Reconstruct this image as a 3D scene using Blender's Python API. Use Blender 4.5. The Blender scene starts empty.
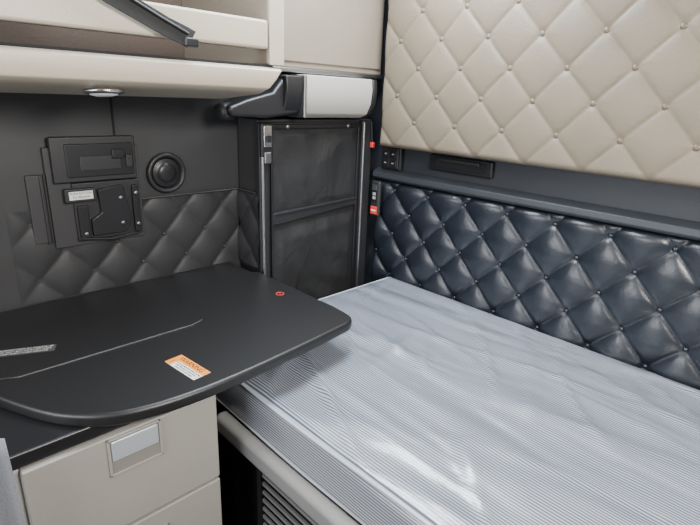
import bpy, bmesh, math, random
from mathutils import Vector, Matrix, noise
random.seed(3)
COL=bpy.context.scene.collection

# ---------------- materials ----------------
def mat(name,color,rough=.5,metal=0,coat=0,bump=0,bscale=60,var=0,spec=.5,stretch=(1,1,1),wr=0,wscale=6):
    m=bpy.data.materials.new(name); m.use_nodes=True
    nt=m.node_tree; b=nt.nodes["Principled BSDF"]
    b.inputs["Base Color"].default_value=(*color,1)
    b.inputs["Roughness"].default_value=rough
    b.inputs["Metallic"].default_value=metal
    b.inputs["Coat Weight"].default_value=coat
    b.inputs["Coat Roughness"].default_value=.15
    b.inputs["Specular IOR Level"].default_value=spec
    tc=nt.nodes.new("ShaderNodeTexCoord"); mp=nt.nodes.new("ShaderNodeMapping")
    mp.inputs["Scale"].default_value=stretch
    nt.links.new(tc.outputs["Object"],mp.inputs["Vector"])
    last=None
    if wr:
        n=nt.nodes.new("ShaderNodeTexNoise"); n.inputs["Scale"].default_value=wscale; n.inputs["Detail"].default_value=4; n.inputs["Distortion"].default_value=.6
        bu=nt.nodes.new("ShaderNodeBump"); bu.inputs["Strength"].default_value=wr; bu.inputs["Distance"].default_value=.03
        nt.links.new(mp.outputs["Vector"],n.inputs["Vector"])
        nt.links.new(n.outputs["Fac"],bu.inputs["Height"]); last=bu
    if bump:
        n=nt.nodes.new("ShaderNodeTexNoise"); n.inputs["Scale"].default_value=bscale; n.inputs["Detail"].default_value=5
        bu=nt.nodes.new("ShaderNodeBump"); bu.inputs["Strength"].default_value=bump; bu.inputs["Distance"].default_value=.01
        nt.links.new(mp.outputs["Vector"],n.inputs["Vector"])
        if last: nt.links.new(last.outputs["Normal"],bu.inputs["Normal"])
        nt.links.new(n.outputs["Fac"],bu.inputs["Height"]); last=bu
    if last: nt.links.new(last.outputs["Normal"],b.inputs["Normal"])
    if var:
        n2=nt.nodes.new("ShaderNodeTexNoise"); n2.inputs["Scale"].default_value=6; n2.inputs["Detail"].default_value=4
        nt.links.new(mp.outputs["Vector"],n2.inputs["Vector"])
        cr=nt.nodes.new("ShaderNodeValToRGB")
        cr.color_ramp.elements[0].position=.3; cr.color_ramp.elements[1].position=.7
        cr.color_ramp.elements[0].color=(*[c*(1-var) for c in color],1)
        cr.color_ramp.elements[1].color=(*[min(1,c*(1+var)) for c in color],1)
        nt.links.new(n2.outputs["Fac"],cr.inputs["Fac"]); nt.links.new(cr.outputs["Color"],b.inputs["Base Color"])
    return m
M_tanleather=mat("tan_leather",(.195,.160,.115),.44,bump=.10,bscale=140,var=.06,spec=.45)
M_tanbutton=mat("tan_leather_button",(.14,.112,.078),.36,spec=.55)
M_blackleather=mat("black_leather",(.011,.0145,.022),.34,bump=.05,bscale=160,spec=.78,wr=.05,wscale=20)
M_wallvinyl=mat("charcoal_wall_vinyl",(.036,.036,.038),.5,bump=.10,bscale=300,var=.1)
M_padvinyl=mat("charcoal_padded_vinyl",(.030,.030,.032),.5,bump=.08,bscale=300)
M_backtrim=mat("slate_trim_vinyl",(.032,.036,.043),.42,bump=.12,bscale=300)
M_cream=mat("cream_plastic",(.52,.455,.36),.4,bump=.08,bscale=250)
M_beige=mat("beige_laminate",(.25,.21,.16),.55,bump=.1,bscale=300,var=.04)
M_white=mat("off_white_plastic",(.44,.42,.385),.4)
M_cab=mat("grey_beige_plastic",(.35,.335,.305),.5,bump=.12,bscale=350,var=.03)
M_table=mat("black_textured_laminate",(.013,.013,.014),.40,bump=.08,bscale=420,spec=.6)
M_black=mat("black_plastic",(.014,.014,.016),.35)
M_dark=mat("matte_black_recess",(.006,.006,.007),.8)
M_charplastic=mat("charcoal_plastic",(.022,.022,.024),.4,bump=.1,bscale=300)
M_chrome=mat("brushed_chrome",(.7,.71,.73),.25,1)
M_dull=mat("dull_aluminium",(.35,.36,.37),.38,1)
M_slat=mat("grey_vent_slat",(.22,.22,.22),.5)
M_silver=mat("silver_handle_plate",(.60,.64,.70),.35,.4)
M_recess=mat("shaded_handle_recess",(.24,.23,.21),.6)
M_net=mat("black_pocket_fabric",(.019,.019,.020),.6,bump=.3,bscale=500,wr=.5,wscale=5,spec=.4)
M_red=mat("red_plastic",(.75,.05,.04),.4)
M_orange=mat("warning_orange",(.95,.30,.03),.5)
M_label=mat("label_white",(.8,.8,.78),.5)
M_ink=mat("black_ink",(.02,.02,.02),.6)
M_grlabel=mat("grey_foil_label",(.09,.09,.09),.4,.2)
M_grink=mat("grey_ink",(.5,.5,.48),.6)
M_mark=mat("dim_white_symbol",(.35,.35,.35),.6)
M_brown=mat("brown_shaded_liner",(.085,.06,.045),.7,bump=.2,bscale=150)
M_rail=mat("grey_bunk_rail",(.30,.30,.295),.5,bump=.15,bscale=200)
M_floor=mat("dark_rubber_floor",(.03,.03,.03),.7,bump=.4,bscale=120)
M_ceil=mat("beige_headliner",(.38,.35,.30),.85,bump=.3,bscale=200)
M_curt=mat("grey_curtain",(.24,.25,.28),.8,bump=.3,bscale=250)
M_pipe=mat("pale_blue_piping",(.50,.54,.60),.4,coat=.6)

def stripe_mat(name,period,dark,light):
    m=bpy.data.materials.new(name); m.use_nodes=True
    nt=m.node_tree; L=nt.links; b=nt.nodes["Principled BSDF"]
    tc=nt.nodes.new("ShaderNodeTexCoord"); sep=nt.nodes.new("ShaderNodeSeparateXYZ")
    L.new(tc.outputs["Object"],sep.inputs[0])
    add=nt.nodes.new("ShaderNodeMath"); add.operation='ADD'
    L.new(sep.outputs["Y"],add.inputs[0])
    zc=nt.nodes.new("ShaderNodeMath"); zc.operation='MINIMUM'; zc.inputs[1].default_value=.742
    L.new(sep.outputs["Z"],zc.inputs[0]); L.new(zc.outputs[0],add.inputs[1])
    mu=nt.nodes.new("ShaderNodeMath"); mu.operation='MULTIPLY'; mu.inputs[1].default_value=2*math.pi/period
    L.new(add.outputs[0],mu.inputs[0])
    sn=nt.nodes.new("ShaderNodeMath"); sn.operation='SINE'; L.new(mu.outputs[0],sn.inputs[0])
    cr=nt.nodes.new("ShaderNodeValToRGB")
    mr=nt.nodes.new("ShaderNodeMapRange"); mr.inputs[1].default_value=-1; mr.inputs[2].default_value=1
    L.new(sn.outputs[0],mr.inputs[0]); L.new(mr.outputs[0],cr.inputs["Fac"])
    e=cr.color_ramp.elements
    e[0].position=.25; e[0].color=(*dark,1); e[1].position=.65; e[1].color=(*light,1)
    L.new(cr.outputs["Color"],b.inputs["Base Color"])
    b.inputs["Roughness"].default_value=.45
    b.inputs["Coat Weight"].default_value=1; b.inputs["Coat Roughness"].default_value=.24; b.inputs["Coat IOR"].default_value=1.75
    def ridg(scale,rot,st,typ,det,dist=.5):
        mp=nt.nodes.new("ShaderNodeMapping"); mp.inputs["Scale"].default_value=st; mp.inputs["Rotation"].default_value=(0,0,rot)
        L.new(tc.outputs["Object"],mp.inputs["Vector"])
        n=nt.nodes.new("ShaderNodeTexNoise"); n.noise_type=typ; n.inputs["Scale"].default_value=scale; n.inputs["Detail"].default_value=det; n.inputs["Distortion"].default_value=dist
        L.new(mp.outputs["Vector"],n.inputs["Vector"]); return n
    n1=ridg(1.5,.45,(1,4,2),'RIDGED_MULTIFRACTAL',1.2,.5)
    n4=ridg(1.5,-.6,(1,4,2),'FBM',1.5,.6)
    n2=ridg(9,-.3,(1,2.6,2),'FBM',2)
    bu=nt.nodes.new("ShaderNodeBump"); bu.inputs["Strength"].default_value=.8; bu.inputs["Distance"].default_value=.014
    L.new(n1.outputs["Fac"],bu.inputs["Height"])
    b4=nt.nodes.new("ShaderNodeBump"); b4.inputs["Strength"].default_value=.85; b4.inputs["Distance"].default_value=.042
    L.new(n4.outputs["Fac"],b4.inputs["Height"]); L.new(bu.outputs["Normal"],b4.inputs["Normal"])
    b2=nt.nodes.new("ShaderNodeBump"); b2.inputs["Strength"].default_value=.5; b2.inputs["Distance"].default_value=.005
    L.new(n2.outputs["Fac"],b2.inputs["Height"]); L.new(b4.outputs["Normal"],b2.inputs["Normal"])
    L.new(b2.outputs["Normal"],b.inputs["Coat Normal"])
    L.new(b4.outputs["Normal"],b.inputs["Normal"])
    return m
M_stripe=stripe_mat("striped_ticking_plastic",.0078,(.075,.090,.125),(.40,.435,.50))
M_stripeside=stripe_mat("striped_ticking_border_lit",.0078,(.12,.14,.18),(.56,.59,.64))  # same ticking in paler colours, so the mattress side reads as lit

# ---------------- helpers ----------------
def link(o,parent=None):
    COL.objects.link(o)
    if parent: o.parent=parent
    return o
def setup(o,label=None,cat=None,kind=None,group=None):
    if label:o["label"]=label
    if cat:o["category"]=cat
    if kind:o["kind"]=kind
    if group:o["group"]=group
    return o
def from_bm(name,bm,m,parent=None,smooth=False,bevel=0,seg=3):
    bmesh.ops.recalc_face_normals(bm,faces=bm.faces)
    me=bpy.data.meshes.new(name); bm.to_mesh(me); bm.free(); me.materials.append(m)
    o=bpy.data.objects.new(name,me)
    if smooth:
        for p in me.polygons:p.use_smooth=True
    if bevel:
        md=o.modifiers.new("bevel",'BEVEL'); md.width=bevel; md.segments=seg; md.limit_method='ANGLE'; md.angle_limit=math.radians(35)
        for p in me.polygons:p.use_smooth=True
        w=o.modifiers.new("wn",'WEIGHTED_NORMAL'); w.keep_sharp=True
    return link(o,parent)
def box(name,x0,x1,y0,y1,z0,z1,m,parent=None,bevel=.003,seg=3):
    bm=bmesh.new(); bmesh.ops.create_cube(bm,size=1)
    for v in bm.verts:
        v.co=Vector(((x0+x1)/2+v.co.x*(x1-x0),(y0+y1)/2+v.co.y*(y1-y0),(z0+z1)/2+v.co.z*(z1-z0)))
    return from_bm(name,bm,m,parent,bevel=bevel,seg=seg)
def prism(name,pts,axis,a,b,m,parent=None,bevel=.003,seg=3,endf=None):
    def P(p,t):
        if axis==0: return Vector((t,p[0],p[1]))
        if axis==1: return Vector((p[0],t,p[1]))
        return Vector((p[0],p[1],t))
    bm=bmesh.new()
    A=[bm.verts.new(P(p,a)) for p in pts]
    B=[bm.verts.new(P(p,b if endf is None else endf(p))) for p in pts]
    n=len(pts)
    bm.faces.new(A); bm.faces.new(B[::-1])
    for i in range(n): bm.faces.new((A[i],A[(i+1)%n],B[(i+1)%n],B[i]))
    return from_bm(name,bm,m,parent,bevel=bevel,seg=seg)
def lathe(name,prof,center,axis,m,parent=None,n=48,caps=True):
    ax=Vector(axis).normalized(); q=ax.to_track_quat('Z','Y')
    bm=bmesh.new(); rings=[]
    for r,h in prof:
        if r<1e-6: rings.append([bm.verts.new(Vector(center)+q@Vector((0,0,h)))])
        else: rings.append([bm.verts.new(Vector(center)+q@Vector((r*math.cos(2*math.pi*i/n),r*math.sin(2*math.pi*i/n),h))) for i in range(n)])
    for a,b in zip(rings,rings[1:]):
        for i in range(n):
            j=(i+1)%n
            if len(a)==1 and len(b)==1: continue
            if len(a)==1: bm.faces.new((a[0],b[i],b[j]))
            elif len(b)==1: bm.faces.new((a[i],a[j],b[0]))
            else: bm.faces.new((a[i],a[j],b[j],b[i]))
    if caps:
        if len(rings[0])>1: bm.faces.new(rings[0])
        if len(rings[-1])>1: bm.faces.new(rings[-1])
    o=from_bm(name,bm,m,parent,smooth=False,bevel=0)
    for p in o.data.polygons: p.use_smooth=len(p.vertices)<=4
    return o
def empty(name,loc=(0,0,0)):
    o=bpy.data.objects.new(name,None); o.location=loc; o.empty_display_size=.05; COL.objects.link(o); return o
def adopt(parent,*kids):
    for k in kids:
        k.parent=parent; k.matrix_parent_inverse=Matrix.Translation(-Vector(parent.location))
def tube(name,pts,rad,m,parent=None):
    cu=bpy.data.curves.new(name,'CURVE'); cu.dimensions='3D'
    s=cu.splines.new('POLY'); s.points.add(len(pts)-1)
    for i,p in enumerate(pts): s.points[i].co=(*p,1)
    cu.bevel_depth=rad; cu.bevel_resolution=4; cu.use_fill_caps=True
    t=bpy.data.objects.new(name,cu); COL.objects.link(t)
    dg=bpy.context.evaluated_depsgraph_get(); me=bpy.data.meshes.new_from_object(t.evaluated_get(dg))
    bpy.data.objects.remove(t); me.name=name; me.materials.clear(); me.materials.append(m)
    for p in me.polygons:p.use_smooth=True
    return link(bpy.data.objects.new(name,me),parent)
def text(name,s,size,mw,m,parent=None,align='CENTER'):
    cu=bpy.data.curves.new(name,'FONT'); cu.body=s; cu.size=size; cu.extrude=.0003; cu.align_x=align; cu.align_y='CENTER'
    t=bpy.data.objects.new(name,cu); COL.objects.link(t)
    dg=bpy.context.evaluated_depsgraph_get(); me=bpy.data.meshes.new_from_object(t.evaluated_get(dg))
    bpy.data.objects.remove(t); me.name=name; me.transform(mw); me.materials.clear(); me.materials.append(m)
    return link(bpy.data.objects.new(name,me),parent)
def frame(o,x,y):
    o,x,y=Vector(o),Vector(x).normalized(),Vector(y); z=x.cross(y).normalized(); y=z.cross(x)
    mm=Matrix((x,y,z)).transposed().to_4x4(); mm.translation=o; return mm

def tufted(name,O,ua,va,na,U,V,lat,per,base,amp,m,parent,step=.0065,edge=.03,pw=.5,wob=1.0,edges=(1,1,1,1)):
    O,ua,va,na=Vector(O),Vector(ua),Vector(va),Vector(na)
    nu=int((U[1]-U[0])/step); nv=int((V[1]-V[0])/step)
    pu,pv=per
    bm=bmesh.new(); G=[]
    for j in range(nv+1):
        row=[]
        for i in range(nu+1):
            u=U[0]+(U[1]-U[0])*i/nu; v=V[0]+(V[1]-V[0])*j/nv
            x=(u-lat[0])/pu; y=(v-lat[1])/pv
            a=x+y; b=x-y
            s1=abs(math.sin(math.pi*a)); s2=abs(math.sin(math.pi*b))
            puff=(s1*s2)**pw
            da=a-round(a); db=b-round(b); d=math.hypot(da,db)
            w=(noise.noise(Vector((u*9,v*9,3)))*.07+noise.noise(Vector((u*26,v*26,7)))*.02)*wob
            dip=math.exp(-(d/.10)**2)
            ang=math.atan2(db,da)
            pleat=math.exp(-(d/.26)**2)*.10*wob*math.sin(ang*8+round(a)*2+round(b))
            dd=[u-U[0],U[1]-u,v-V[0],V[1]-v]
            e=min([q for q,f in zip(dd,edges) if f])
            ef=math.sqrt(max(0,1-(1-min(1,e/edge))**2))
            h=(base+amp*(puff*(1+w)+pleat*puff-.25*dip))*ef
            row.append(bm.verts.new(O+ua*u+va*v+na*h))
        G.append(row)
    for j in range(nv):
        for i in range(nu):
            bm.faces.new((G[j][i],G[j][i+1],G[j+1][i+1],G[j+1][i]))
    me=bpy.data.meshes.new(name)
    bm.normal_update(); bm.to_mesh(me); bm.free(); me.materials.append(m)
    for p in me.polygons:p.use_smooth=True
    return link(bpy.data.objects.new(name,me),parent)
def tuft_buttons(O,ua,va,na,U,V,lat,per,h,r,m,parent):
    O,ua,va,na=Vector(O),Vector(ua),Vector(va),Vector(na)
    first=None; k=0; res=[]
    imin=int((U[0]-lat[0])/(per[0]/2))-2; imax=int((U[1]-lat[0])/(per[0]/2))+2
    jmin=int((V[0]-lat[1])/(per[1]/2))-2; jmax=int((V[1]-lat[1])/(per[1]/2))+2
    for i in range(imin,imax):
        for j in range(jmin,jmax):
            if (i+j)%2: continue
            u=lat[0]+i*per[0]/2; v=lat[1]+j*per[1]/2
            if not(U[0]+.02<u<U[1]-.02 and V[0]+.02<v<V[1]-.02): continue
            if k>=99: return res
            if first is None:
                bb=lathe("button",[(r,-.008),(r,0),(r*.92,.0025),(r*.65,.0045),(0,.0055)],(0,0,0),na,m,parent,n=16); first=bb
            else:
                bb=first.copy(); COL.objects.link(bb)
            bb.location=O+ua*u+va*v+na*h; k+=1; res.append(bb)
    return res

def st(o): o["kind"]="structure"; return o
# ---------------- room shell ----------------
st(box("floor",-.4,2.2,-3.0,.1,-.05,0,M_floor,bevel=0))
st(box("ceiling",-.4,2.2,-3.0,.1,2.15,2.2,M_ceil,bevel=0))
st(box("wall_left",-.38,-.28,-3.0,.1,0,2.15,M_wallvinyl,bevel=0))
st(box("wall_back",-.28,2.2,0,.1,0,2.15,M_backtrim,bevel=0))
st(box("wall_right",2.1,2.2,-3.0,0,0,2.15,M_wallvinyl,bevel=0))
st(prism("trim_1",[(0,1.165),(-.035,1.165),(-.045,1.175),(-.04,1.195),(-.012,1.21),(0,1.21)],0,-.125,2.1,M_backtrim,bevel=.004))
st(box("trim_2",-.2805,-.277,-1.048,-1.042,1.10,1.48,M_dark,bevel=0))

# ---------------- padded lower back panel ----------------
E=empty("padded_wall_panel",(.6,0,.62)); setup(E,"black leather diamond-tufted padded wall panel behind the mattress","wall panel")
U=(-.125,1.85);V=(.60,1.165);lat=(.07,1.03);per=(.175,.188)
c=tufted("upholstery",(0,-.002,0),(1,0,0),(0,0,1),(0,-1,0),U,V,lat,per,.012,.0225,M_blackleather,None,pw=.44,step=.0058,wob=.8)
new=tuft_buttons((0,-.002,0),(1,0,0),(0,0,1),(0,-1,0),U,(.68,1.165),lat,per,.0110,.0072,M_blackleather,None)
adopt(E,c,*new)

# ---------------- upper bunk ----------------
E=empty("folded_upper_bunk",(.6,-.05,1.31)); setup(E,"tan leather diamond-tufted upper bunk folded flat against the wall","bunk")
b0=box("bunk_frame",-.035,1.85,-.085,-.002,1.315,2.12,M_beige,bevel=.01)
U=(-.04,1.85);V=(1.31,2.125);lat=(.13,1.60);per=(.182,.19)
c=tufted("upholstery",(0,-.085,0),(1,0,0),(0,0,1),(0,-1,0),U,V,lat,per,.018,.0125,M_tanleather,None,edge=.02,pw=.25,wob=.6,step=.005)
new=tuft_buttons((0,-.085,0),(1,0,0),(0,0,1),(0,-1,0),(U[0],1.45),(V[0],2.0),lat,per,.0180,.0095,M_tanbutton,None)
adopt(E,b0,c,*new)

# ---------------- left wall padded panel ----------------
E=empty("padded_wall_panel",(-.28,-.9,.8)); setup(E,"charcoal diamond-tufted padded side wall panel above the table","wall panel")
U=(-1.36,-.612);V=(.872,1.150);lat=(-.76,1.02);per2=(.155,.17)
c=tufted("upholstery",(-.2797,0,0),(0,1,0),(0,0,1),(1,0,0),U,V,lat,per2,.0003,.012,M_padvinyl,None,edge=.20,edges=(1,0,0,0))
new=tuft_buttons((-.2795,0,0),(0,1,0),(0,0,1),(1,0,0),(U[0]+.22,U[1]),(V[0],V[1]-.03),lat,per2,.002,.006,M_padvinyl,None)
c2=tufted("upholstery",(-.28+.612,-.616,0),(1,0,0),(0,0,1),(0,-1,0),(-.600,-.462),V,lat,per2,.001,.012,M_padvinyl,None,edge=.04,edges=(0,0,0,1))
bd=tube("top_piping",[(-.276,-1.30,1.150),(-.268,-1.1,1.151),(-.266,-.80,1.152),(-.266,-.625,1.152),(-.262,-.622,1.152),(-.155,-.622,1.152)],.004,M_padvinyl)
adopt(E,c,c2,bd,*new)

# ---------------- speaker ----------------
E=empty("wall_speaker",(-.28,-.87,1.205)); setup(E,"round black speaker set in the charcoal side wall","speaker")
s1=lathe("ring",[(.066,0),(.068,.006),(.064,.013),(.056,.014),(.051,.006),(.050,.0)],(-.28,-.89,1.228),(1,0,0),M_charplastic)
s2=lathe("grille",[(.051,.001),(.045,.006),(.036,.003),(.030,.010),(.02,.013),(0,.014)],(-.28,-.89,1.228),(1,0,0),M_black)
adopt(E,s1,s2)

# ---------------- control panel ----------------
E=empty("control_panel",(-.28,-1.1,1.05)); setup(E,"black wall-mounted bracket unit with hinged plate and white sticker","control panel")
k=[]
k.append(box("backplate",-.28,-.262,-1.25,-.985,1.03,1.325,M_wallvinyl,bevel=.003))
k.append(box("housing",-.265,-.242,-1.235,-1.0,1.225,1.355,M_charplastic,bevel=.004))
k.append(box("bezel",-.244,-.236,-1.20,-1.01,1.240,1.335,M_black,bevel=.003))
d=box("display",-.237,-.233,-1.165,-1.05,1.258,1.30,M_charplastic,bevel=.002); d["label"]="small dark display"; k.append(d)
k.append(box("clip",-.237,-.226,-1.075,-1.04,1.290,1.318,M_black,bevel=.003))
k.append(box("clip",-.237,-.228,-1.035,-1.015,1.262,1.300,M_charplastic,bevel=.003))
k.append(box("bracket",-.264,-.250,-1.19,-.995,1.045,1.222,M_charplastic,bevel=.004))
k.append(prism("swing_arm",[(-1.125,1.20),(-1.05,1.21),(-1.03,1.10),(-1.05,1.06),(-1.15,1.06),(-1.15,1.11),(-1.12,1.13)],0,-.252,-.236,M_black,bevel=.003))
k.append(box("slide_plate",-.251,-.240,-1.022,-1.003,1.055,1.205,M_black,bevel=.003))
k.append(box("slide_plate",-.251,-.240,-1.185,-1.155,1.055,1.155,M_black,bevel=.003))
k.append(tube("cable",[(-.248,-1.19,1.055),(-.244,-1.10,1.042),(-.248,-1.01,1.048)],.004,M_black))
for y,z in ((-1.06,1.09),(-1.06,1.17),(-1.012,1.08),(-1.012,1.18),(-1.17,1.07)):
    k.append(lathe("screw",[(.006,0),(.006,.004),(.003,.005),(0,.005)],(-.239,y,z),(1,0,0),M_dull,n=16))
k.append(box("hinge",-.28,-.268,-1.30,-1.25,1.05,1.25,M_wallvinyl,bevel=.003))
k.append(tube("hinge_pin",[(-.266,-1.262,1.05),(-.266,-1.262,1.25)],.006,M_charplastic))
lb=box("sticker",-.2355,-.2345,-1.205,-1.140,1.176,1.200,M_label,bevel=0); lb["label"]="small white printed sticker"
k.append(box("sticker_mount",-.255,-.2352,-1.215,-1.13,1.168,1.208,M_charplastic,bevel=.003))
k.append(lb)
k.append(text("lettering","PUSH BUTTON",.0088,frame((-.2342,-1.1725,1.194),(0,1,0),(0,0,1)),M_ink))
k.append(text("lettering","TO RELEASE",.0088,frame((-.2342,-1.1725,1.183),(0,1,0),(0,0,1)),M_ink))
adopt(E,*k)

# ---------------- closet ----------------
E=empty("wardrobe_closet",(-.2,-.3,0)); setup(E,"narrow black closet with fabric pocket door and metal posts","closet")
k=[]
k.append(box("body",-.275,-.15,-.612,-.04,.002,1.408,M_wallvinyl,bevel=.004))
dr=box("door",-.15,-.135,-.575,-.125,.30,1.40,M_net,bevel=.006); dr["label"]="black fabric pocket door"; k.append(dr)
k.append(box("post",-.15,-.122,-.622,-.582,.05,1.40,M_charplastic,bevel=.008))
k.append(box("post",-.15,-.120,-.118,-.06,.05,1.405,M_charplastic,bevel=.008))
def sub(o): o.parent=dr; return o
ch=tube("metal_edge",[(-.119,-.612,.1),(-.119,-.612,1.39)],.0065,M_dull); ch["label"]="brushed aluminium edge rod"; k.append(ch)
ch=tube("metal_edge",[(-.118,-.113,.1),(-.118,-.113,1.395)],.0055,M_dull); ch["label"]="brushed aluminium edge rod"; k.append(ch)
def cloth(y0,y1,z0,z1,slope,amp,seed,sag):
    bm=bmesh.new(); N=60; G=[]
    for j in range(N+1):
        row=[]
        for i in range(N+1):
            s=i/N; q=j/N
            y=y0+(y1-y0)*s; z=z0+(z1-z0)*q+slope*s*q
            ef=min(1,min(s,1-s,q,1-q)*12)
            rid=abs(noise.noise(Vector((y*7+z*5,z*4-y*3,seed))))
            h=sag*(math.sin(math.pi*s)**.6)*(q**.5)+amp*(noise.noise(Vector((y*6,z*4,seed)))+.4*noise.noise(Vector((y*15+z*6,z*11,seed+4)))+1.0-2.0*rid*.8)
            row.append(bm.verts.new((-.134+max(.0005,h*ef),y,z)))
        G.append(row)
    for j in range(N):
        for i in range(N): bm.faces.new((G[j][i],G[j][i+1],G[j+1][i+1],G[j+1][i]))
    return sub(from_bm("pocket",bm,M_net,smooth=True))
cloth(-.560,-.138,1.085,1.375,.01,.007,5,.004)
cloth(-.560,-.138,.36,1.02,.03,.008,1,.014)
sub(prism("pocket_band",[(-.565,1.03),(-.135,1.06),(-.135,1.092),(-.565,1.075)],0,-.136,-.122,M_charplastic,bevel=.003))
def binding(y0,y1,z0,z1): return sub(box("edge_binding",-.137,-.124,y0,y1,z0,z1,M_black,bevel=.003))
binding(-.572,-.128,1.375,1.392); binding(-.572,-.562,.32,1.38); binding(-.140,-.128,.32,1.38)
for pts in ([(-.119,-.560,1.036),(-.119,-.14,1.066)],[(-.119,-.560,1.070),(-.119,-.14,1.088)],
            [(-.122,-.50,.5),(-.116,-.45,.8),(-.118,-.36,1.02)]):
    sub(tube("seam",pts,.0016,M_black))
for y in (-.5,-.2):
    sub(lathe("snap",[(.008,0),(.008,.003),(.004,.005),(0,.005)],(-.124,y,1.384),(1,0,0),M_dull,n=16))
k.append(box("latch",-.124,-.106,-.624,-.574,1.285,1.398,M_black,bevel=.005))
l2=box("latch_plate",-.107,-.102,-.616,-.584,1.318,1.390,M_chrome,bevel=.002); l2["label"]="small metal latch plate"; k.append(l2)
k.append(box("latch_hook",-.104,-.094,-.609,-.591,1.335,1.358,M_black,bevel=.002))
k.append(box("latch_tab",-.110,-.102,-.614,-.586,1.262,1.30,M_dull,bevel=.003))
adopt(E,*k)

# ---------------- privacy roll ----------------
E=empty("rolled_shade",(-.1,-.3,1.42)); setup(E,"off-white rolled shade tube with black end bracket above the closet","window shade")
pr=[(-.14,1.425),(-.10,1.415),(-.065,1.43),(-.045,1.47),(-.04,1.52),(-.045,1.56),(-.14,1.56)]
a=prism("tube",pr,1,-.48,-.155,M_white,bevel=.006)
a2=prism("end_cap",[(y*.98-.003,z) for y,z in pr],1,-.150,-.125,M_black,bevel=.006)
pr2=[(-.14,1.435),(-.10,1.425),(-.07,1.44),(-.055,1.475),(-.05,1.52),(-.055,1.555),(-.14,1.555)]
b=prism("end_bracket",pr2,1,-.56,-.486,M_black,bevel=.006)
c=prism("fixing_arm",[(-.56,1.545),(-.50,1.545),(-.49,1.43),(-.62,1.415),(-.76,1.42),(-.77,1.45),(-.70,1.475),(-.60,1.50)],0,-.17,-.07,M_black,bevel=.012)
d=lathe("knob",[(.024,-.04),(.028,-.035),(.028,.0),(.022,.008),(0,.01)],(-.12,-.765,1.435),(0,-1,0),M_charplastic)
e=box("rib",-.14,-.042,-.492,-.48,1.418,1.558,M_dull,bevel=.003)
adopt(E,a,a2,b,c,d,e)

# ---------------- overhead cabinet ----------------
E=empty("overhead_cabinet",(-.15,-.3,1.575)); setup(E,"beige overhead cabinet side in the corner beside the upper bunk","cabinet")
k=[box("body",-.275,-.105,-.735,-.045,1.58,2.14,M_beige,bevel=.006),
   box("panel",-.107,-.098,-.70,-.06,1.60,2.12,M_beige,bevel=.004),
   box("lower_lip",-.27,-.095,-.735,-.046,1.565,1.58,M_dull,bevel=.003)]
k[2]["label"]="thin grey metal lower lip"
adopt(E,*k)

# ---------------- overhead shelf ----------------
E=empty("overhead_shelf",(0,-1.4,1.47)); setup(E,"cream overhead storage shelf with front rail along the side wall","shelf")
pts=[(-.278,1.56),(.19,1.56),(.205,1.553),(.206,1.53),(.20,1.508),(.17,1.492),(.0,1.474),(-.278,1.472)]
fa=prism("fascia",pts,1,-2.6,-.8,M_cream,bevel=.003,endf=lambda p:-.765-(1.56-p[1])*.8)
lip=box("shelf_shade_sheet",-.278,.19,-2.6,-.79,1.561,1.566,M_dark,bevel=0)  # black sheet standing in for the shadow inside the shelf opening
rail=box("front_rail",.155,.195,-2.6,-.805,1.603,1.672,M_cream,bevel=.008)
eb=box("end_board",-.278,.19,-.805,-.755,1.566,2.14,M_beige,bevel=.006)
ebf=box("end_board_edge",.188,.197,-.803,-.757,1.566,2.14,M_cream,bevel=.003)
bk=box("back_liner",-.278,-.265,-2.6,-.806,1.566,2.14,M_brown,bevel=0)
adopt(E,fa,lip,rail,eb,ebf,bk)
E=empty("cargo_strap",(.21,-1.1,1.6)); setup(E,"black webbing strap hung diagonally over the shelf rail","strap")
def strip(name,path,w,th,m):
    bm=bmesh.new(); prev=None
    for (p,wd) in path:
        p=Vector(p); wd=Vector(wd).normalized()
        n=Vector((1,0,0))
        vs=[bm.verts.new(p+wd*w/2+n*th/2),bm.verts.new(p-wd*w/2+n*th/2),bm.verts.new(p-wd*w/2-n*th/2),bm.verts.new(p+wd*w/2-n*th/2)]
        if prev:
            for i in range(4): bm.faces.new((prev[i],prev[(i+1)%4],vs[(i+1)%4],vs[i]))
        else: bm.faces.new(vs)
        prev=vs
    bm.faces.new(prev[::-1])
    return from_bm(name,bm,m,bevel=.001)
wd=(0,.5,.8)
s=strip("webbing",[((.212,-2.0,2.13),wd),((.212,-1.60,1.88),wd),((.212,-1.32,1.735),wd),((.212,-1.20,1.672),wd),((.212,-1.09,1.625),wd),((.212,-1.05,1.612),wd),((.212,-1.03,1.604),wd)],.042,.004,M_net)
s2=tube("cord",[(.217,-2.0,2.12),(.217,-1.58,1.88),(.217,-1.2,1.685),(.217,-1.1,1.640),(.217,-1.04,1.615)],.0035,M_black)
s3=box("hook",.207,.219,-1.050,-1.015,1.588,1.608,M_black,bevel=.004)
adopt(E,s,s2,s3)
E=empty("reading_light",(.14,-1.2,1.48)); setup(E,"flush oval chrome light under the overhead shelf edge","light")
rl=lathe("trim_ring",[(.042,0),(.042,.006),(.034,.009),(.03,.007)],(.145,-1.21,1.488),(0.1,0,-1),M_chrome)
rg=lathe("lens",[(.031,.004),(.028,.010),(.018,.013),(0,.014)],(.145,-1.21,1.488),(.1,0,-1),M_label)
adopt(E,rl,rg)

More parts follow.
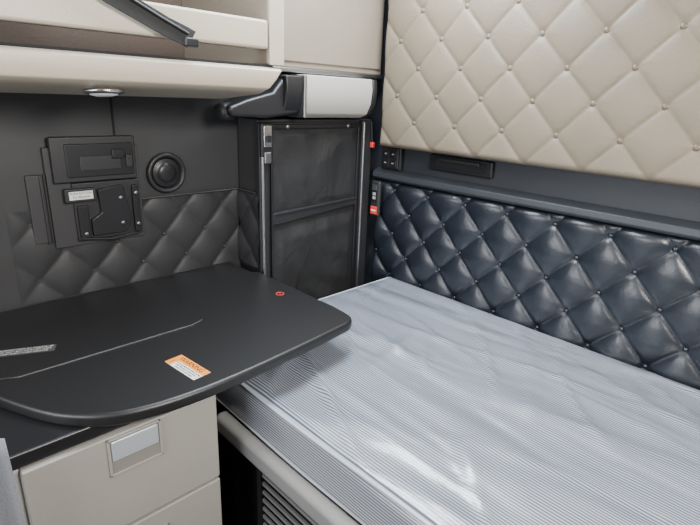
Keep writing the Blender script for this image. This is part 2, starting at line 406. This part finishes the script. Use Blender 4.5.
# ---------------- corner fittings ----------------
E=empty("switch_box",(-.04,-.0,1.22)); setup(E,"black framed switch box with small marked buttons on the back wall","switch")
k=[box("housing",-.095,.012,-.024,0,1.208,1.308,M_black,bevel=.006),
   box("frame",-.085,.002,-.030,-.022,1.217,1.299,M_charplastic,bevel=.005)]
for i in range(2):
    for j in range(2):
        k.append(box("button",-.079+i*.040,-.044+i*.040,-.035,-.028,1.223+j*.037,1.254+j*.037,M_black,bevel=.003))
        bb=box("button_mark",-.067+i*.040,-.056+i*.040,-.0358,-.0345,1.236+j*.037,1.241+j*.037,M_mark,bevel=0); k.append(bb); bb["label"]="white button symbol"
adopt(E,*k)
E=empty("recessed_handle",(.3,0,1.23)); setup(E,"glossy black recessed pull handle in the slate wall trim","handle")
k=[box("frame",.15,.43,-.016,0,1.235,1.297,M_black,bevel=.012),box("recess",.175,.405,-.0185,-.012,1.25,1.285,M_dark,bevel=.004),box("grip",.2,.38,-.026,-.014,1.272,1.288,M_charplastic,bevel=.005)]
adopt(E,*k)
E=empty("remote_control",(-.07,-.06,1.05)); setup(E,"slim black handset with red tag clipped in the wall corner","remote")
RX=.018
k=[box("body",-.122+RX,-.072+RX,-.070,-.050,1.010,1.162,M_charplastic,bevel=.010),box("keypad",-.114+RX,-.080+RX,-.073,-.068,1.075,1.150,M_black,bevel=.004),box("screen",-.110+RX,-.084+RX,-.0745,-.0725,1.122,1.146,M_dull,bevel=.002)]
tg=box("tag",-.115+RX,-.079+RX,-.0735,-.069,1.018,1.052,M_red,bevel=.002); tg["label"]="red tag"; k.append(tg)
tg2=box("tag_print",-.110+RX,-.084+RX,-.0745,-.0733,1.032,1.038,M_label,bevel=0); k.append(tg2)
for j in range(2): k.append(box("key",-.105+RX,-.089+RX,-.0752,-.0725,1.083+j*.017,1.095+j*.017,M_mark,bevel=.001))
adopt(E,*k)
E=empty("red_pull_cord",(-.1,-.07,1.27)); setup(E,"short red pull cord hanging beside the closet post","cord")
adopt(E,tube("cord",[(-.115,-.075,1.40),(-.112,-.072,1.34),(-.108,-.070,1.31)],.003,M_black),box("toggle",-.118,-.100,-.078,-.062,1.295,1.318,M_red,bevel=.004))

# ---------------- mattress ----------------
def mattress():
    X0,X1=.01,2.03; ztop,zbot=.752,.617
    hx,hy,hz=(X1-X0)/2,.960/2,(ztop-zbot)/2; cx,cy,cz=(X0+X1)/2,-.514,(ztop+zbot)/2
    r=.018
    bm=bmesh.new()
    nx,ny,nz=190,96,10
    vd={}
    def tt(n,h):
        out=[-h,-h+r*.5,-h+r]
        m=n-4
        for i in range(1,m): out.append(-h+r+(2*h-2*r)*i/m)
        out+=[h-r,h-r*.5,h]
        return out
    TX,TY,TZ=tt(nx,hx),tt(ny,hy),tt(nz,hz)
    nx,ny,nz=len(TX)-1,len(TY)-1,len(TZ)-1
    def V(a,b,c):
        k=(a,b,c)
        if k in vd:return vd[k]
        p=Vector((TX[a],TY[b],TZ[c]))
        inn=Vector((max(-hx+r,min(hx-r,p.x)),max(-hy+r,min(hy-r,p.y)),max(-hz+r,min(hz-r,p.z))))
        d=p-inn
        if d.length>1e-9: p=inn+d.normalized()*r
        p+=Vector((cx,cy,cz))
        if c>=nz-2:
            w=noise.noise(Vector((p.x*2.2+p.y*1.5,p.y*6,0)))*.005
            def ridge(sx,sy,ang,off,w0,hh):
                q=Vector((p.x*math.cos(ang)+p.y*math.sin(ang),-p.x*math.sin(ang)+p.y*math.cos(ang)))
                nn=noise.noise(Vector((q.x*sx,q.y*sy,off)))
                return hh*math.exp(-(nn/w0)**2)*max(0,min(1,.5+1.5*noise.noise(Vector((q.x*2,q.y*2,off+20)))))
            w+=ridge(.8,4.5,-.55,9,.08,.010)+ridge(1.0,5,.12,3,.08,.008)+ridge(1.2,5,-1.0,13,.08,.007)+ridge(1.0,6,-.2,31,.08,.006)
            e=min(p.y-(cy-hy),(cy+hy)-p.y,p.x-X0)
            w*=max(0,min(1,e/.05))
            p.z+=w
        if b<=2 and 2<=c<=nz-2:
            p.y-=.006*math.sin(c/nz*math.pi)+noise.noise(Vector((p.x*4,p.z*14,2)))*.005
        vd[k]=bm.verts.new(p); return vd[k]
    def F(mi,*q):
        f=bm.faces.new([V(*x) for x in q]); f.material_index=mi
    for i in range(nx):
        for j in range(ny):
            F(0,(i,j,nz),(i+1,j,nz),(i+1,j+1,nz),(i,j+1,nz)); F(1,(i,j,0),(i,j+1,0),(i+1,j+1,0),(i+1,j,0))
    for i in range(nx):
        for c in range(nz):
            F(1,(i,0,c),(i+1,0,c),(i+1,0,c+1),(i,0,c+1)); F(1,(i,ny,c),(i,ny,c+1),(i+1,ny,c+1),(i+1,ny,c))
    for j in range(ny):
        for c in range(nz):
            F(1,(0,j,c),(0,j,c+1),(0,j+1,c+1),(0,j+1,c)); F(1,(nx,j,c),(nx,j+1,c),(nx,j+1,c+1),(nx,j,c+1))
    o=from_bm("mattress",bm,M_stripe,smooth=True)
    o.data.materials.append(M_stripeside)
    yf=cy-hy; yb=cy+hy; zt=ztop-.007; zb=zbot+.010
    for z in (zt,zb):
        p=[(X0+.01,yb-.005,z),(X0,yb-.02,z),(X0,yf+.02,z),(X0+.01,yf+.003,z),(X0+.03,yf-.001,z)]
        x=X0+.03
        while x<X1-.05:
            x+=.05; p.append((x,yf-.001+.002*math.sin(x*9),z+.0015*math.sin(x*7)))
        t=tube("piping",p,.0045,M_pipe,o); t["label"]="pale blue seam piping"
    return o
m=mattress(); setup(m,"blue-grey striped mattress wrapped in wrinkled clear plastic on the bunk","mattress")

# ---------------- bunk base ----------------
E=empty("bunk_base",(1,-.5,0)); setup(E,"grey bunk platform with dark louvred front under the mattress","bed base")
k=[box("platform",-.08,2.05,-.985,-.045,.575,.612,M_dark,bevel=.004),
   box("front_rail",.22,2.05,-1.030,-.985,.552,.616,M_rail,bevel=.018,seg=6),
   box("storage_box",-.05,2.05,-.90,-.05,.002,.575,M_dark,bevel=.003)]
bm=bmesh.new()
def addbox(bm,x0,x1,y0,y1,z0,z1,rx=0):
    g=bmesh.ops.create_cube(bm,size=1)
    for v in g["verts"]:
        p=Vector((v.co.x*(x1-x0),v.co.y*(y1-y0),v.co.z*(z1-z0)))
        p=Matrix.Rotation(rx,3,'X')@p
        v.co=p+Vector(((x0+x1)/2,(y0+y1)/2,(z0+z1)/2))
for i in range(18):
    z=.04+i*.028
    addbox(bm,.43,1.1,-1.008,-1.002,z,z+.010,0)
lv=from_bm("louvre",bm,M_slat); lv["label"]="thin grey louvre slats over a black vent"; k.append(lv)
bm=bmesh.new()
addbox(bm,.41,.43,-1.012,-.92,.03,.552); addbox(bm,1.1,1.12,-1.012,-.92,.03,.552); addbox(bm,.43,1.1,-.93,-.92,.03,.552)
k.append(from_bm("vent_frame",bm,M_dark))
k.append(box("side_panel",.24,.41,-.985,-.96,.02,.552,M_black,bevel=.004))
k.append(box("front_panel",1.12,2.05,-1.0,-.96,.02,.552,M_charplastic,bevel=.004))
adopt(E,*k)

# ---------------- table ----------------
E=empty("fold_down_table",(.1,-1.1,.84)); setup(E,"black rounded-edge table top mounted on the beige cabinet","table")
ctrl=[(-.115,-.637),(.30,-.637),(.375,-.645),(.408,-.675),(.418,-.73),(.432,-.85),(.446,-1.0),(.452,-1.10),(.452,-1.19),(.442,-1.28),(.415,-1.36),(.355,-1.43),(.26,-1.485),(.12,-1.54),(-.1,-1.60),(-.277,-1.64),(-.277,-.66),(-.13,-.66)]
def cr(P,n=5):
    out=[]
    for i in range(len(P)-1):
        p0=Vector(P[max(0,i-1)]);p1=Vector(P[i]);p2=Vector(P[i+1]);p3=Vector(P[min(len(P)-1,i+2)])
        for k_ in range(n):
            t=k_/n
            out.append(.5*((2*p1)+(-p0+p2)*t+(2*p0-5*p1+4*p2-p3)*t*t+(-p0+3*p1-3*p2+p3)*t**3))
    out.append(Vector(P[-1])); return [(v.x,v.y) for v in out]
outl=[ctrl[0]]+cr(ctrl[1:15])+ctrl[15:]
tt_=prism("table_top",outl,2,.838,.87,M_table,bevel=.010,seg=5)
us=prism("under_frame",[(-.27,-.70),(.33,-.72),(.37,-1.0),(.385,-1.12),(.385,-1.56),(-.27,-1.58)],2,.806,.84,M_black,bevel=.006)
pad_pts=[(-.26,-.98),(.11,-.985),(.135,-1.0),(.15,-1.04),(.15,-1.46),(.13,-1.50),(.08,-1.52),(-.26,-1.58)]
pad=prism("raised_pad",pad_pts,2,.866,.8735,M_table,bevel=.0035,seg=4)
lab=box("warning_label",-.060,.060,-.023,.023,0,.0007,M_label,bevel=0); lab["label"]="orange and white warning sticker"
LM=Matrix.Translation((.345,-1.157,.8702))@Matrix.Rotation(math.radians(6),4,'Z')
lab.data.transform(LM)
sub2=[]
o=box("header_band",-.060,.060,.001,.023,.0007,.0010,M_orange,bevel=0); o.data.transform(LM); sub2.append(o)
o=box("pictogram",-.060,-.038,-.023,.001,.0007,.0010,M_orange,bevel=0); o.data.transform(LM); sub2.append(o)
sub2.append(text("lettering","WARNING",.019,LM@Matrix.Translation((0,.0118,.0011)),M_ink))
sub2.append(text("lettering","!",.020,LM@Matrix.Translation((-.049,-.010,.0011)),M_ink))
for i,s in enumerate(("Do not use table while vehicle is moving.","Stow table and lock in place before","driving to avoid serious injury.")):
    sub2.append(text("lettering",s,.0056,LM@Matrix.Translation((.011,-.004-i*.0068,.0009)),M_ink))
for s in sub2: s.parent=lab
LM2=Matrix.Translation((.03,-1.42,.8737))@Matrix.Rotation(math.radians(66),4,'Z')
l3=box("data_label",-.065,.065,-.018,.018,0,.0006,M_grlabel,bevel=0); l3.data.transform(LM2); l3["label"]="grey foil data sticker"
for i,s in enumerate(("MAXIMUM LOAD ON TABLE 25 LBS","DO NOT LEAN OR SIT ON TABLE","KEEP CLEAR WHEN FOLDING")):
    t=text("lettering",s,.0075,LM2@Matrix.Translation((0,.010-i*.010,.0008)),M_grink); t.parent=l3
ic=lathe("red_symbol",[(.014,0),(.014,.0006),(.0108,.0006),(.0108,0)],(.11,-.71,.8702),(0,0,1),M_red,n=32,caps=False)
ic2=box("symbol_bar",.108,.112,-.7115,-.7085,.8702,.8710,M_red,bevel=0); ic2.parent=ic
ic["label"]="red printed ring symbol"
adopt(E,tt_,us,pad,lab,l3,ic)

# ---------------- drawer cabinet ----------------
E=empty("drawer_cabinet",(.1,-1.35,0)); setup(E,"grey-beige plastic drawer cabinet under the black table","cabinet")
body=box("body",-.27,.375,-1.56,-1.112,.002,.803,M_cab,bevel=.010)
def drawer(z0,z1):
    return box("drawer",.372,.396,-1.52,-1.113,z0,z1,M_cab,bevel=.004,seg=3)
d1=drawer(.560,.803); d2=drawer(.30,.552); d3=drawer(.05,.292)
def handle(z,d):
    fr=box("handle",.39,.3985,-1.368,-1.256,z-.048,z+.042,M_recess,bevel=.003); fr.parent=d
    pl=box("handle_plate",.398,.404,-1.362,-1.262,z-.012,z+.037,M_silver,bevel=.003); pl.parent=d; pl["label"]="silver flip-up handle plate"
    for (y0,y1,z0,z1) in ((-1.370,-1.254,z+.038,z+.043),(-1.370,-1.254,z-.049,z-.044),(-1.370,-1.364,z-.049,z+.043),(-1.260,-1.254,z-.049,z+.043)):
        b=box("handle_frame",.395,.402,y0,y1,z0,z1,M_cab,bevel=.0015); b.parent=d
handle(.757,d1); handle(.46,d2); handle(.20,d3)
adopt(E,body,d1,d2,d3)

# curtain
bm=bmesh.new(); N=40; G=[]
for j in range(25):
    row=[]
    for i in range(N+1):
        s=i/N; y=-1.9+.36*s+.02*(1-j/24)*s; z=.02+.90*j/24
        x=.435+.014*math.sin(s*26)+.006*noise.noise(Vector((s*6,z*3,0)))
        row.append(bm.verts.new((x,y,z)))
    G.append(row)
for j in range(24):
    for i in range(N): bm.faces.new((G[j][i],G[j][i+1],G[j+1][i+1],G[j+1][i]))
cu=from_bm("curtain",bm,M_curt,smooth=True); md=cu.modifiers.new("s",'SOLIDIFY'); md.thickness=.003
setup(cu,"grey pleated fabric curtain beside the drawer cabinet","curtain")

# ---------------- light ----------------
w=bpy.data.worlds.new("World"); bpy.context.scene.world=w; w.use_nodes=True
w.node_tree.nodes["Background"].inputs[0].default_value=(.86,.91,1,1); w.node_tree.nodes["Background"].inputs[1].default_value=.40
def area(name,loc,target,sx,sy,pw,col):
    l=bpy.data.lights.new(name,'AREA'); l.shape='RECTANGLE'; l.size=sx; l.size_y=sy; l.energy=pw; l.color=col
    o=bpy.data.objects.new(name,l); o.location=loc; o.rotation_euler=(Vector(target)-Vector(loc)).to_track_quat('-Z','Y').to_euler(); COL.objects.link(o)
area("windshield_light",(.4,-2.9,1.6),(.5,-.3,.9),1.8,.9,50,(.95,.97,1))
area("added_side_light",(2.05,-1.1,1.85),(.1,-.7,.95),.45,.45,62,(1,.96,.90))  # added lamp raking across the tan bunk; this wall has no window
area("added_top_light",(.30,-.60,2.12),(.5,-.6,0),.9,.4,38,(.84,.92,1))  # added lamp below the ceiling for the cool sheen on the mattress

# ---------------- camera ----------------
C=Vector((1.35,-1.63,1.5))
th=math.radians(18.5); r=math.radians(2.5); yaw=math.radians(45)
Fh=Vector((-math.sin(yaw),math.cos(yaw),0)); R=Vector((math.cos(yaw),math.sin(yaw),0)); Z=Vector((0,0,1))
F=Fh*math.cos(th)-Z*math.sin(th); Up=Fh*math.sin(th)+Z*math.cos(th)
R2=R*math.cos(r)+Up*math.sin(r); U2=Up*math.cos(r)-R*math.sin(r)
cam=bpy.data.cameras.new("camera"); cam.sensor_width=36; cam.lens=36*500/700; cam.clip_start=.02
co=bpy.data.objects.new("camera",cam); COL.objects.link(co)
mm=Matrix((R2,U2,-F)).transposed().to_4x4(); mm.translation=C; co.matrix_world=mm
bpy.context.scene.camera=co
